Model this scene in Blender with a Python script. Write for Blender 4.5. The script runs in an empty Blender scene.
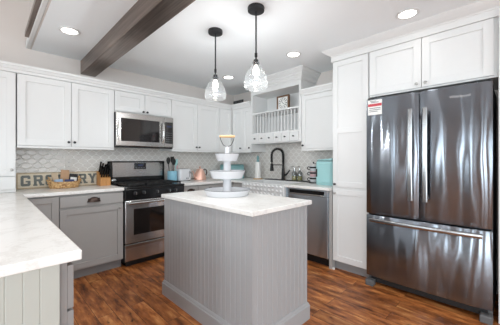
import bpy, bmesh, math, random
from mathutils import Vector, Matrix
random.seed(7)
PI = math.pi
S = bpy.context.scene
COL = S.collection

# ------------------------------------------------------------------ camera
cd = bpy.data.cameras.new('camera')
cam = bpy.data.objects.new('camera', cd)
COL.objects.link(cam)
cam.location = (0, 0, 1.23)
cam.rotation_euler = (PI/2, 0, math.radians(45.25 - 90))
cd.sensor_width = 36
cd.lens = 36*266/500
cd.shift_y = -2.5/500
cd.clip_start = 0.05
S.camera = cam

# ------------------------------------------------------------------ world, lights, exposure
w = bpy.data.worlds.new('world')
S.world = w
w.use_nodes = True
bg = w.node_tree.nodes['Background']
bg.inputs[0].default_value = (0.86, 0.93, 1.0, 1)
bg.inputs[1].default_value = 1.3
S.view_settings.view_transform = 'Standard'
S.view_settings.look = 'None'
S.view_settings.exposure = 0.06
S.view_settings.gamma = 1.0
S.view_settings.use_curve_mapping = False

def area(name, loc, rot, sx, sy, power, color=(1, 1, 1)):
    l = bpy.data.lights.new(name, 'AREA')
    l.shape = 'RECTANGLE'; l.size = sx; l.size_y = sy; l.energy = power; l.color = color
    o = bpy.data.objects.new(name, l); COL.objects.link(o)
    o.location = loc; o.rotation_euler = rot
    return o

CEIL = 2.45
YA, XB = 3.79, 3.33            # back wall, right wall
XL, YF = -3.3, -3.2            # far walls behind the camera
AF, BF = 3.45, 2.99            # fronts of upper cabinets
WIN_L = [(-2.7, -1.2), (-0.7, 0.1), (0.98, 1.06), (1.42, 1.78), (2.28, 2.42), (2.52, 2.72), (3.05, 3.16)]     # unseen windows in the left wall (y spans), narrow ones added for fridge streaks
WIN_F = [(-2.4, -0.9), (0.2, 1.7)]                              # windows in the front wall (x spans)
for a, b in WIN_L:
    area('window_daylight', (XL-0.03, (a+b)/2, 1.25 if a < 0 else 1.47), (0, -PI/2, 0), 2.1 if a < 0 else 2.72, b-a, (72 if a < 0 else 85)*(b-a), (0.87, 0.94, 1))
for a, b in WIN_F:
    area('window_daylight', ((a+b)/2, YF-0.03, 1.25), (PI/2, 0, 0), b-a, 2.1, 36*(b-a), (0.87, 0.94, 1))

# ------------------------------------------------------------------ materials
def lin(c):
    return tuple(((v/255)/12.92 if v/255 <= .04045 else ((v/255+.055)/1.055)**2.4) for v in c) + (1,)

def mat(name, rgb, rough=.5, metal=0.0, spec=.5, coat=0.0, emit=None, estr=0, trans=0):
    m = bpy.data.materials.new(name); m.use_nodes = True
    b = m.node_tree.nodes['Principled BSDF']
    b.inputs['Base Color'].default_value = lin(rgb)
    b.inputs['Roughness'].default_value = rough
    b.inputs['Metallic'].default_value = metal
    b.inputs['Specular IOR Level'].default_value = spec
    b.inputs['Coat Weight'].default_value = coat
    if emit:
        b.inputs['Emission Color'].default_value = lin(emit)
        b.inputs['Emission Strength'].default_value = estr
    return m

class NT:
    def __init__(s, m):
        s.t = m.node_tree; s.b = s.t.nodes['Principled BSDF']
    def n(s, ty, **kw):
        nd = s.t.nodes.new(ty)
        for k, v in kw.items():
            if k in nd.inputs: nd.inputs[k].default_value = v
            else: setattr(nd, k, v)
        return nd
    def l(s, a, b): s.t.links.new(a, b)
    def math(s, op, a, b=None, c=None):
        nd = s.t.nodes.new('ShaderNodeMath'); nd.operation = op
        for i, v in enumerate((a, b, c)):
            if v is None: continue
            if isinstance(v, (int, float)): nd.inputs[i].default_value = v
            else: s.l(v, nd.inputs[i])
        return nd.outputs[0]
    def coord(s, scale=(1, 1, 1)):
        tc = s.n('ShaderNodeTexCoord'); mp = s.n('ShaderNodeMapping')
        mp.inputs['Scale'].default_value = scale
        s.l(tc.outputs['Object'], mp.inputs['Vector'])
        return mp.outputs['Vector']
    def noise(s, vec, scale=5, detail=3, rough=.5):
        nd = s.n('ShaderNodeTexNoise'); nd.inputs['Scale'].default_value = scale
        nd.inputs['Detail'].default_value = detail; nd.inputs['Roughness'].default_value = rough
        s.l(vec, nd.inputs['Vector'])
        return nd.outputs['Fac']
    def ramp(s, fac, stops):
        r = s.n('ShaderNodeValToRGB'); e = r.color_ramp.elements
        while len(e) < len(stops): e.new(.5)
        for i, (p, c) in enumerate(stops):
            e[i].position = p; e[i].color = lin(c) if len(c) == 3 else c
        s.l(fac, r.inputs[0])
        return r.outputs[0]
    def mix(s, fac, a, b, blend='MIX'):
        nd = s.t.nodes.new('ShaderNodeMix'); nd.data_type = 'RGBA'; nd.blend_type = blend
        for i, v in ((0, fac), (6, a), (7, b)):
            if isinstance(v, (int, float)): nd.inputs[i].default_value = v
            elif isinstance(v, tuple): nd.inputs[i].default_value = lin(v)
            else: s.l(v, nd.inputs[i])
        return nd.outputs[2]
    def bump(s, h, strength=.2, dist=.01):
        nd = s.n('ShaderNodeBump'); nd.inputs['Strength'].default_value = strength
        nd.inputs['Distance'].default_value = dist
        s.l(h, nd.inputs['Height']); s.l(nd.outputs[0], s.b.inputs['Normal'])

def speckle(m, amount=.06, scale=40):
    """slight mottling so that no painted surface is a dead flat colour"""
    t = NT(m); c = tuple(t.b.inputs['Base Color'].default_value)
    f = t.noise(t.coord(), scale, 3)
    hi = t.math('MULTIPLY_ADD', f, amount*2, 1-amount)
    mx = t.t.nodes.new('ShaderNodeVectorMath'); mx.operation = 'SCALE'
    mx.inputs[0].default_value = c[:3]; t.l(hi, mx.inputs['Scale'])
    t.l(mx.outputs[0], t.b.inputs['Base Color'])
    return m

M = {}
M['white'] = speckle(mat('white_cabinet_paint', (224, 224, 223), .38), .012, 6)
M['white_trim'] = speckle(mat('white_trim_paint', (224, 224, 223), .45), .012, 6)
M['ceiling'] = speckle(mat('ceiling_paint', (243, 247, 249), .9), .01, 3)
M['wall'] = speckle(mat('greige_wall_paint', (219, 212, 207), .85), .02, 4)
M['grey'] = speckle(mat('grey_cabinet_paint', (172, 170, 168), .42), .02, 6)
M['grey_peninsula_shaded'] = speckle(mat('grey_paint_with_shade', (146, 144, 143), .42), .02, 6)  # same cabinet grey, darkened in the colour to stand for shade on the peninsula
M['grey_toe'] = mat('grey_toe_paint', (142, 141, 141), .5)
M['island'] = speckle(mat('island_grey_paint', (167, 168, 170), .42), .02, 5)
M['bead_white'] = speckle(mat('cream_beadboard_paint', (182, 184, 177), .5), .02, 5)
M['black'] = mat('black_gloss', (16, 16, 17), .22)
M['black_matte'] = mat('black_matte', (22, 22, 23), .55)
M['iron'] = speckle(mat('cast_iron', (26, 26, 27), .6), .2, 60)
M['dark_glass'] = mat('dark_oven_glass', (28, 24, 23), .06, spec=.7)
M['chrome'] = mat('chrome', (205, 205, 205), .16, 1)
M['nickel'] = mat('brushed_nickel', (176, 175, 172), .3, 1)
M['bronze'] = speckle(mat('oil_rubbed_bronze', (74, 60, 54), .35, .8), .2, 80)
M['dark_metal'] = speckle(mat('dark_grey_metal', (52, 53, 55), .45, .5), .05, 40)
M['enamel'] = mat('white_enamel', (216, 217, 220), .25)
M['sink_white'] = mat('white_fireclay', (225, 226, 226), .22)
M['teal'] = speckle(mat('teal_plastic', (164, 210, 211), .35), .03, 9)
M['teal_dark'] = mat('dark_teal_enamel', (116, 158, 160), .4)
M['blue'] = speckle(mat('sky_blue_ceramic', (140, 192, 212), .35), .12, 18)
M['copper'] = mat('pink_copper', (234, 188, 170), .35, .45)
M['light_wood'] = mat('light_wood', (214, 176, 130), .5)
M['paper'] = speckle(mat('paper_white', (236, 235, 232), .8), .02, 30)
M['kraft'] = speckle(mat('kraft_paper', (186, 150, 118), .8), .08, 25)
M['pale_pouch'] = speckle(mat('beige_pouch', (196, 176, 150), .7), .08, 25)
M['navy'] = speckle(mat('navy_packet', (50, 64, 108), .5), .25, 40)
M['light_blue'] = speckle(mat('light_blue_packet', (150, 178, 208), .5), .15, 40)
M['outlet'] = mat('outlet_plastic', (214, 210, 204), .4)
M['logo_grey'] = mat('logo_grey', (190, 191, 193), .4)
M['handle_steel'] = mat('handle_steel', (168, 170, 172), .2, 1)
M['red'] = mat('sticker_red', (196, 62, 72), .5)
M['ink'] = mat('grey_ink', (105, 108, 112), .6)
M['ink_dark'] = mat('dark_ink', (40, 40, 42), .6)
M['pink'] = mat('pink_ceramic', (216, 180, 184), .4)
M['rubber'] = mat('grey_plastic', (96, 96, 97), .5)
M['soap'] = mat('amber_soap', (196, 186, 130), .2)
M['display'] = mat('range_display', (30, 32, 44), .1, emit=(120, 140, 200), estr=.08)
M['frame_wood'] = mat('brown_frame_wood', (112, 82, 58), .5)
M['disc'] = mat('lamp_diffuser', (255, 255, 255), .5, emit=(255, 250, 240), estr=7)
M['bulb'] = mat('bulb_glow', (255, 255, 255), .4, emit=(255, 246, 232), estr=9)

def glass(name, tint=(255, 255, 255), haze=0.0):
    m = bpy.data.materials.new(name); m.use_nodes = True
    t = m.node_tree; t.nodes.remove(t.nodes['Principled BSDF'])
    out = t.nodes['Material Output']
    tr = t.nodes.new('ShaderNodeBsdfTransparent'); tr.inputs[0].default_value = lin(tint)
    gl = t.nodes.new('ShaderNodeBsdfGlossy'); gl.inputs['Roughness'].default_value = .05
    lw = t.nodes.new('ShaderNodeLayerWeight'); lw.inputs[0].default_value = .5
    pw = t.nodes.new('ShaderNodeMath'); pw.operation = 'POWER'; pw.inputs[1].default_value = 3.0; t.links.new(lw.outputs['Facing'], pw.inputs[0])
    fr = t.nodes.new('ShaderNodeMath'); fr.operation = 'MULTIPLY_ADD'; fr.inputs[1].default_value = .8; fr.inputs[2].default_value = .05; t.links.new(pw.outputs[0], fr.inputs[0])
    mx = t.nodes.new('ShaderNodeMixShader')
    t.links.new(fr.outputs[0], mx.inputs[0]); t.links.new(tr.outputs[0], mx.inputs[1]); t.links.new(gl.outputs[0], mx.inputs[2])
    last = mx
    if haze:
        df = t.nodes.new('ShaderNodeBsdfTranslucent'); m2 = t.nodes.new('ShaderNodeMixShader'); m2.inputs[0].default_value = haze
        d2 = t.nodes.new('ShaderNodeBsdfDiffuse'); m3 = t.nodes.new('ShaderNodeMixShader')
        t.links.new(df.outputs[0], m3.inputs[1]); t.links.new(d2.outputs[0], m3.inputs[2])
        t.links.new(mx.outputs[0], m2.inputs[1]); t.links.new(m3.outputs[0], m2.inputs[2]); last = m2
    t.links.new(last.outputs[0], out.inputs[0])
    return m
M['glass'] = glass('clear_glass', (238, 240, 241))
M['shade_glass'] = glass('seeded_shade_glass', (240, 242, 243), .03)
M['pane'] = glass('window_glass', (250, 252, 252))

def quartz():
    m = mat('white_quartz', (232, 230, 225), .22)
    t = NT(m); v = t.coord()
    f = t.noise(v, 3.2, 8, .65)
    vein = t.math('ABSOLUTE', t.math('SUBTRACT', f, .5))
    c = t.ramp(vein, [(0, (230, 228, 224)), (.03, (240, 239, 236)), (.2, (243, 242, 239))])
    f2 = t.noise(v, 90, 2)
    c2 = t.mix(t.math('MULTIPLY', t.math('GREATER_THAN', f2, .66), .35), c, (214, 211, 206))
    t.l(c2, t.b.inputs['Base Color'])
    return m
M['quartz'] = quartz()

def floor_mat():
    m = mat('hand_scraped_wood_floor', (120, 70, 40), .36)
    t = NT(m)
    tc = t.n('ShaderNodeTexCoord'); sp = t.n('ShaderNodeSeparateXYZ'); t.l(tc.outputs['Object'], sp.inputs[0])
    cb = t.n('ShaderNodeCombineXYZ'); t.l(sp.outputs[1], cb.inputs[0]); t.l(sp.outputs[0], cb.inputs[1])
    br = t.n('ShaderNodeTexBrick'); br.offset = .37; br.offset_frequency = 2; br.squash = 1
    br.inputs['Scale'].default_value = 1; br.inputs['Brick Width'].default_value = 1.15; br.inputs['Row Height'].default_value = .122
    br.inputs['Mortar Size'].default_value = .0016; br.inputs['Mortar Smooth'].default_value = .2
    br.inputs['Color1'].default_value = (0, 0, 0, 1); br.inputs['Color2'].default_value = (1, 1, 1, 1); br.inputs['Bias'].default_value = 0
    br.inputs['Mortar'].default_value = (.5, .5, .5, 1)
    t.l(cb.outputs[0], br.inputs['Vector'])
    # shift the grain from plank to plank
    off = t.n('ShaderNodeVectorMath'); off.operation = 'MULTIPLY_ADD'
    off.inputs[1].default_value = (1, 1, 1)
    sc = t.n('ShaderNodeVectorMath'); sc.operation = 'SCALE'; sc.inputs['Scale'].default_value = 17
    t.l(br.outputs['Color'], sc.inputs[0])
    mp = t.n('ShaderNodeMapping'); mp.inputs['Scale'].default_value = (2.4, 10, 1); t.l(cb.outputs[0], mp.inputs['Vector'])
    ad = t.n('ShaderNodeVectorMath'); ad.operation = 'ADD'; t.l(mp.outputs[0], ad.inputs[0]); t.l(sc.outputs[0], ad.inputs[1])
    g1 = t.noise(ad.outputs[0], 1.6, 6, .62)
    mp2 = t.n('ShaderNodeMapping'); mp2.inputs['Scale'].default_value = (5, 12, 1); t.l(cb.outputs[0], mp2.inputs['Vector'])
    g2 = t.noise(mp2.outputs[0], 1.5, 4, .6)
    c = t.ramp(g1, [(.30, (66, 34, 17)), (.43, (142, 81, 40)), (.55, (182, 111, 58)), (.68, (214, 150, 90))])
    pl = t.math('MULTIPLY_ADD', br.outputs['Color'], .36, .80)
    sv = t.n('ShaderNodeVectorMath'); sv.operation = 'SCALE'; t.l(c, sv.inputs[0]); t.l(pl, sv.inputs['Scale'])
    c2 = t.mix(t.ramp(g2, [(.27, (255, 255, 255)), (.38, (0, 0, 0))]), sv.outputs[0], (44, 24, 15))
    c3 = t.mix(br.outputs['Fac'], c2, (34, 18, 11))
    t.l(c3, t.b.inputs['Base Color'])
    t.l(t.math('MULTIPLY_ADD', g1, .25, .28), t.b.inputs['Roughness'])
    h = t.math('SUBTRACT', t.math('MULTIPLY', g1, .5), br.outputs['Fac'])
    t.bump(h, .35, .004)
    return m
M['floor'] = floor_mat()

def tile_mat():
    m = mat('arabesque_tile', (196, 193, 188), .25)
    t = NT(m)
    tc = t.n('ShaderNodeTexCoord'); sp = t.n('ShaderNodeSeparateXYZ'); t.l(tc.outputs['Object'], sp.inputs[0])
    P = .098
    u = t.math('DIVIDE', t.math('ADD', sp.outputs[0], sp.outputs[2]), P)
    v = t.math('DIVIDE', t.math('SUBTRACT', sp.outputs[0], sp.outputs[2]), P)
    def line(a, b):
        wv = t.math('MULTIPLY_ADD', t.math('SINE', t.math('MULTIPLY', b, 2*PI)), .06, a)
        return t.math('ABSOLUTE', t.math('SUBTRACT', t.math('FRACT', wv), .5))    # .5 on the line
    d = t.math('MAXIMUM', line(u, v), line(v, u))
    g = t.n('ShaderNodeMapRange'); g.inputs[1].default_value = .43; g.inputs[2].default_value = .48; t.l(d, g.inputs[0])
    var = t.noise(t.coord((1, 1, 1)), 5, 2)
    tile = t.ramp(var, [(.3, (216, 211, 205)), (.7, (222, 218, 213))])
    t.l(t.mix(g.outputs[0], tile, (236, 234, 230)), t.b.inputs['Base Color'])
    t.l(t.math('MULTIPLY_ADD', g.outputs[0], .4, .22), t.b.inputs['Roughness'])
    hh = t.n('ShaderNodeMapRange'); hh.inputs[1].default_value = .36; hh.inputs[2].default_value = .49
    hh.inputs[3].default_value = 1; hh.inputs[4].default_value = 0; t.l(d, hh.inputs[0])
    t.bump(hh.outputs[0], .5, .004)
    return m
M['tile'] = tile_mat()

def steel(name, rgb, rough, warp=0, wscale=(1, 1, 1), aniso=0.0):
    m = mat(name, rgb, rough, 1)
    t = NT(m)
    br = t.noise(t.coord((3, 3, 260)), 1, 2)
    t.l(t.math('MULTIPLY_ADD', br, .04, rough-.02), t.b.inputs['Roughness'])
    if aniso:
        t.b.inputs['Anisotropic'].default_value = aniso
        tg = t.n('ShaderNodeCombineXYZ'); tg.inputs[2].default_value = 1      # brushed so that reflections draw out vertically
        t.l(tg.outputs[0], t.b.inputs['Tangent'])
    if warp:
        f = t.noise(t.coord(wscale), 1, 1.5, .4)
        t.bump(f, 1.0, warp)
    return m
M['steel'] = steel('stainless_steel', (176, 173, 170), .24)
M['fridge_steel'] = steel('fridge_stainless', (134, 140, 148), .2, .06, (3.6, 3.6, .7), 1.0)
M['dish_steel'] = steel('dishwasher_stainless', (200, 212, 222), .3, .02, (3.2, 3.2, .8), .9)
M['oven_steel'] = steel('oven_stainless', (206, 206, 206), .24, .03, (3.4, 3.4, .8), .95)

def beam_mat():
    m = mat('brushed_brown_beam', (120, 106, 98), .3, .85)
    t = NT(m)
    f = t.noise(t.coord((60, 2, 60)), 1, 4)
    t.l(t.ramp(f, [(.3, (110, 96, 88)), (.7, (142, 127, 118))]), t.b.inputs['Base Color'])
    t.bump(f, .15, .002)
    return m
M['beam'] = beam_mat()

def wood_sign():
    m = mat('weathered_sign_wood', (190, 172, 142), .8)
    t = NT(m); f = t.noise(t.coord((4, 4, 40)), 1, 5)
    t.l(t.ramp(f, [(.3, (218, 206, 182)), (.7, (238, 229, 210))]), t.b.inputs['Base Color'])
    return m
M['sign'] = wood_sign()
M['sign_edge'] = mat('sign_border', (186, 166, 136), .8)
M['letter'] = speckle(mat('worn_letter_paint', (122, 127, 124), .8), .12, 30)

def block_wood():
    m = mat('knife_block_wood', (196, 140, 78), .45)
    t = NT(m); f = t.noise(t.coord((60, 60, 5)), 1, 4)
    t.l(t.ramp(f, [(.3, (176, 118, 62)), (.7, (208, 154, 92))]), t.b.inputs['Base Color'])
    return m
M['block'] = block_wood()

def wicker():
    m = mat('woven_wicker', (184, 136, 84), .7)
    t = NT(m)
    f = t.noise(t.coord((1, 1, 1)), 55, 3)
    t.l(t.ramp(f, [(.3, (140, 100, 62)), (.5, (196, 156, 106)), (.7, (224, 192, 144))]), t.b.inputs['Base Color'])
    t.bump(f, .5, .01)
    return m
M['wicker'] = wicker()

# ------------------------------------------------------------------ mesh helpers
class MB:
    def __init__(s): s.bm = bmesh.new(); s.M = Matrix.Identity(4)
    def _v(s, co): return s.bm.verts.new(s.M @ Vector(co))
    def box(s, x0, x1, y0, y1, z0, z1, bev=0.0, seg=1):
        if bev > 0:
            t = bmesh.new(); bmesh.ops.create_cube(t, size=1)
            for v in t.verts:
                v.co = Vector((x0+(v.co.x+.5)*(x1-x0), y0+(v.co.y+.5)*(y1-y0), z0+(v.co.z+.5)*(z1-z0)))
            bmesh.ops.bevel(t, geom=list(t.edges), offset=bev, segments=seg, profile=.5, affect='EDGES')
            mp = {v: s._v(v.co) for v in t.verts}
            for f in t.faces:
                s.bm.faces.new([mp[v] for v in f.verts])
            t.free(); return s
        v = [s._v(p) for p in ((x0, y0, z0), (x1, y0, z0), (x1, y1, z0), (x0, y1, z0), (x0, y0, z1), (x1, y0, z1), (x1, y1, z1), (x0, y1, z1))]
        for f in ((3, 2, 1, 0), (4, 5, 6, 7), (0, 1, 5, 4), (1, 2, 6, 5), (2, 3, 7, 6), (3, 0, 4, 7)):
            s.bm.faces.new([v[i] for i in f])
        return s
    def prism(s, pts, z0, z1):
        """polygon (x,y) extruded along z"""
        a = [s._v((x, y, z0)) for x, y in pts]; b = [s._v((x, y, z1)) for x, y in pts]
        n = len(pts)
        s.bm.faces.new(a[::-1]); s.bm.faces.new(b)
        for i in range(n):
            j = (i+1) % n
            s.bm.faces.new([a[i], a[j], b[j], b[i]])
        return s
    def lathe(s, prof, seg=24, cx=0, cy=0, sx=1, sy=1, caps=True):
        rows = []
        for r, z in prof:
            if r < 1e-6: rows.append([s._v((cx, cy, z))])
            else: rows.append([s._v((cx+r*sx*math.cos(2*PI*k/seg), cy+r*sy*math.sin(2*PI*k/seg), z)) for k in range(seg)])
        for a, b in zip(rows, rows[1:]):
            for k in range(seg):
                j = (k+1) % seg
                if len(a) == 1 and len(b) == 1: continue
                if len(a) == 1: s.bm.faces.new([a[0], b[j], b[k]])
                elif len(b) == 1: s.bm.faces.new([a[k], a[j], b[0]])
                else: s.bm.faces.new([a[k], a[j], b[j], b[k]])
        if prof[0] == prof[-1]: caps = False
        if len(rows[0]) > 1 and caps:
            s.bm.faces.new(rows[0][::-1])
        if len(rows[-1]) > 1 and caps: s.bm.faces.new(rows[-1])
        return s
    def tube(s, path, r, seg=8, closed=False):
        P = [Vector(p) for p in path]; n = len(P)
        rad = r if isinstance(r, (list, tuple)) else [r]*n
        rings = []; up = None
        for i in range(n):
            if closed: t = (P[(i+1) % n]-P[i-1]).normalized()
            else: t = (P[min(i+1, n-1)]-P[max(i-1, 0)]).normalized()
            if up is None:
                up = t.orthogonal().normalized()
            up = (up - t*up.dot(t)); up = up.normalized() if up.length > 1e-6 else t.orthogonal().normalized()
            sd = t.cross(up)
            rings.append([s._v(P[i]+(up*math.cos(2*PI*k/seg)+sd*math.sin(2*PI*k/seg))*rad[i]) for k in range(seg)])
        m = n if closed else n-1
        for i in range(m):
            a, b = rings[i], rings[(i+1) % n]
            for k in range(seg):
                j = (k+1) % seg
                s.bm.faces.new([a[k], a[j], b[j], b[k]])
        if not closed:
            s.bm.faces.new(rings[0][::-1]); s.bm.faces.new(rings[-1])
        return s
    def loft(s, rings, cap=True):
        R = [[s._v(p) for p in r] for r in rings]
        n = len(R[0])
        for a, b in zip(R, R[1:]):
            for k in range(n):
                j = (k+1) % n
                s.bm.faces.new([a[k], a[j], b[j], b[k]])
        if cap: s.bm.faces.new(R[0][::-1]); s.bm.faces.new(R[-1])
        return s
    def build(s, name, m, parent=None, smooth=False, loc=None, rot=None):
        bmesh.ops.recalc_face_normals(s.bm, faces=s.bm.faces)
        me = bpy.data.meshes.new(name); s.bm.to_mesh(me); s.bm.free()
        me.materials.append(m)
        if smooth:
            for p in me.polygons: p.use_smooth = True
            try: me.set_sharp_from_angle(angle=math.radians(38))
            except Exception: pass
        o = bpy.data.objects.new(name, me); COL.objects.link(o)
        if parent: o.parent = parent
        if loc: o.location = loc
        if rot: o.rotation_euler = rot
        return o

def tag(o, label, cat, group=None):
    o['label'] = label; o['category'] = cat
    if group: o['group'] = group
    return o

def thing(name, label, cat, loc=(0, 0, 0), rotz=0.0, group=None):
    o = bpy.data.objects.new(name, None); COL.objects.link(o)
    o.empty_display_size = .05
    o.location = loc; o.rotation_euler = (0, 0, rotz)
    return tag(o, label, cat, group)

def structure(name, mb, m, parent=None, loc=None, rotz=0.0):
    o = mb.build(name, m, parent, loc=loc, rot=(0, 0, rotz))
    o['kind'] = 'structure'
    return o

def copy_tree(o, label=None, loc=None, parent=None):
    c = o.copy(); COL.objects.link(c)
    if parent: c.parent = parent
    if label: c['label'] = label
    if loc: c.location = loc
    for ch in list(o.children):
        if ch is not c: copy_tree(ch, None, None, c)
    return c

FRONT = Matrix.Rotation(PI/2, 4, 'X')          # lathe axis -> local -Y (towards the viewer of a front)
RB = -PI/2                                     # rotation of everything on the right wall
RP = PI/2                                      # rotation of fronts that face the other way

def superellipse(w, d, n=4, k=32, z=0, cx=0, cy=0):
    out = []
    for i in range(k):
        a = 2*PI*i/k; c, s_ = math.cos(a), math.sin(a)
        out.append((cx+w/2*abs(c)**(2/n)*(1 if c >= 0 else -1), cy+d/2*abs(s_)**(2/n)*(1 if s_ >= 0 else -1), z))
    return out

# ------------------------------------------------------------------ the setting
structure('floor', MB().box(XL, XB, YF, YA, -.1, 0), M['floor'])
EDGE = .355                                    # left edge of the lowered white ceiling
structure('ceiling', MB().box(EDGE, XB, YF, YA, CEIL, CEIL+.62), M['ceiling'])
structure('ceiling_upper', MB().box(XL, EDGE, YF, YA, 3.0, 3.07), M['wall'])
structure('wall_soffit', MB().box(EDGE-.012, EDGE-.001, YF, YA-.001, CEIL+.001, 2.999), M['wall'])
structure('wall_back', MB().box(XL-.1, XB+.1, YA, YA+.1, -.1, 3.07), M['wall'])
structure('wall_right', MB().box(XB, XB+.1, YF, YA, -.1, 3.07), M['wall'])

def wz(a, along): return (.10, 2.85) if along == 'y' and a > .5 else (.15, 2.35)
def window_wall(name, spans, lo, hi, along):
    mb = MB()
    def bx(a, b, c, d):
        if along == 'y': mb.box(XL-.1, XL, a, b, c, d)
        else: mb.box(a, b, YF-.1, YF, c, d)
    prev = lo
    for a, b in spans:
        z0, z1 = wz(a, along)
        bx(prev, a, -.1, 3.07); bx(a, b, -.1, z0); bx(a, b, z1, 3.07); prev = b
    bx(prev, hi, -.1, 3.07)
    structure(name, mb, M['wall'])
window_wall('wall_left', WIN_L, YF-.1, YA, 'y')
window_wall('wall_front', WIN_F, XL, XB+.1, 'x')
nw = 0
for along, spans in (('y', WIN_L), ('x', WIN_F)):
    for a, b in spans:
        nw += 1
        e = .05 if b-a > .4 else .012
        z0, z1 = wz(a, along)
        mb = MB(); pn = MB()
        def fb(m_, p, q, c, d, t0=0.0, t1=.05):
            if along == 'y': m_.box(XL+.0-t1+.03, XL-t0+.03, p, q, c, d)
            else: m_.box(p, q, YF-t1+.03, YF-t0+.03, c, d)
        fb(mb, a+.001, a+e, z0+.001, z1-.001); fb(mb, b-e, b-.001, z0+.001, z1-.001); fb(mb, a+e, b-e, z0+.001, z0+.06); fb(mb, a+e, b-e, z1-.06, z1-.001)
        f = structure('window_%d' % nw, mb, M['white_trim'])
        fb(pn, a+e, b-e, z0+.06, z1-.06, .03, .034)
        pn.build('pane', M['pane'], f)

# box beam along the ceiling, edge moulding and dark wood strip on the ceiling's left edge
structure('beam', MB().box(.822, .985, YF+.01, YA-.001, 2.285, CEIL-.0005, .003), M['beam'])
structure('trim_1', MB().box(EDGE-.05, EDGE-.0125, YF+.01, YA-.001, CEIL, CEIL+.075, .006), M['white_trim'])
structure('trim_2', MB().box(EDGE-.083, EDGE-.0505, YF+.01, 3.47, CEIL+.01, CEIL+.06, .003), M['beam'])

# backsplash on both walls (one sheet per wall, local x along the wall)
structure('backsplash_back', MB().box(0, XB-.212, -.008, 0, 0, 1.0), M['tile'], loc=(.21, YA-.0005, .921))
structure('backsplash_right', MB().box(.001, 2.30, -.008, 0, 0, 1.0), M['tile'], loc=(XB-.0005, YA-.009, .921), rotz=RB)

# ------------------------------------------------------------------ cabinet fronts
def shaker(w, h, m, parent, name='door', x=0.0, z=0.0, fr=.062, t=.02, rails=(), y=0.0, thin=False):
    """shaker front, lower left corner at (x, z), back on plane y"""
    mb = MB(); e = .0012
    ft = fr if not thin else fr*.6
    mb.box(x, x+fr, y-t, y, z, z+h, e); mb.box(x+w-fr, x+w, y-t, y, z, z+h, e)
    zs = [z] + [z+r for r in rails] + [z+h]
    mb.box(x+fr, x+w-fr, y-t, y, z, z+ft, e); mb.box(x+fr, x+w-fr, y-t, y, z+h-ft, z+h, e)
    for r in rails: mb.box(x+fr, x+w-fr, y-t, y, z+r-ft/2, z+r+ft/2, e)
    mb.box(x+fr-.002, x+w-fr+.002, y-t+.012, y-.002, z+ft-.002, z+h-ft+.002)
    return mb.build(name, m, parent)

def slab(w, h, m, parent, name='drawer', x=0.0, z=0.0, t=.02, y=0.0, bev=.003):
    return MB().box(x, x+w, y-t, y, z, z+h, bev, 2).build(name, m, parent)

def knob(parent, x, z, m, y=-.02, r=.0135, name='knob'):
    mb = MB(); mb.M = Matrix.Translation((x, y, z)) @ FRONT
    mb.lathe([(.0, 0), (r*.6, 0), (r*.45, .006), (r*.42, .012), (r*.8, .016), (r, .021), (r*.95, .026), (r*.6, .029), (0, .030)], 14)
    return mb.build(name, m, parent, smooth=True)

def cup_pull(parent, x, z, m, y=-.02, w=.125, h=.052, d=.03):
    mb = MB(); rows = []
    n1, n2 = 12, 6
    for i in range(n2+1):                      # half dome, open below
        b = i/n2*PI/2
        row = []
        for k in range(n1+1):
            a = PI*k/n1
            row.append(mb._v((x+w/2*math.cos(a)*(math.cos(b)**.5 if i < n2 else 0), y-d*math.sin(b), z-h*.45+h*math.sin(a)*(math.cos(b)**.7 if i < n2 else 0))))
        rows.append(row)
    for a, b in zip(rows, rows[1:]):
        for k in range(n1):
            mb.bm.faces.new([a[k], a[k+1], b[k+1], b[k]])
    bmesh.ops.remove_doubles(mb.bm, verts=mb.bm.verts, dist=.0005)
    mb.box(x-w/2-.004, x+w/2+.004, y-.003, y, z-h*.45-.001, z-h*.45+.004)
    mb.box(x-w*.45, x+w*.45, y-.003, y-.0001, z-h*.45, z+h*.3)
    return mb.build('cup_pull', m, parent, smooth=True)

def carcass(w, d, h, m, parent, z=0.0, name='carcass', lip=0.0):
    mb = MB(); mb.box(0, w, 0, d, z, z+h)
    return mb.build(name, m, parent)

G = .0025
def upper(name, label, x, y, rz, w, z0, z1, doors, depth, m=None, knobs=(), group='white upper cabinets', rail=True):
    """wall cabinet; doors = list of (x0, x1) in local x; knobs = list of (door, local x, z, material)"""
    m = m or M['white']
    t = thing(name, label, 'cabinet', (x, y, 0), rz, group)
    carcass(w, depth-.001, z1-z0, m, t, z0)
    ds = []
    for a, b in doors:
        ds.append(shaker(b-a-2*G, z1-z0-2*G-.012, m, t, 'door', a+G, z0+G+.012, rails=()))
    for di, kx, kz, km in knobs:
        knob(ds[di], kx, kz, km)
    if rail:
        MB().box(0, w, -.024, .0, z0-.012, z0+.010, .003).build('light_rail', m, t)
    return t, ds

ZU0, ZU1 = 1.362, 2.077
DA, DB = YA-AF, XB-BF
K = M['dark_metal']

# left wall cabinets on the back wall
upper('upper_cabinet', 'white two-door upper cabinet left of the microwave, above the grocery sign', .212, AF, 0, .884, ZU0, ZU1,
      [(0, .447), (.447, .884)], DA, knobs=[(0, .42, ZU0+.06, K), (1, .474, ZU0+.06, K)])
upper('upper_cabinet', 'short white two-door cabinet directly above the microwave', 1.098, AF, 0, .748, 1.815, ZU1,
      [(0, .372), (.372, .748)], DA, knobs=[(0, .346, 1.85, K), (1, .398, 1.85, K)], rail=False)
upper('upper_cabinet', 'white two-door upper cabinet right of the microwave, above the copper kettle', 1.848, AF, 0, .856, ZU0, ZU1,
      [(0, .430), (.430, .856)], DA, knobs=[(0, .404, ZU0+.06, K), (1, .456, ZU0+.06, K)])
upper('upper_cabinet', 'narrow white one-door upper cabinet on the range wall, in the corner', 2.706, AF, 0, BF-2.732, ZU0, ZU1,
      [(0, BF-2.73)], DA, knobs=[])
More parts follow.
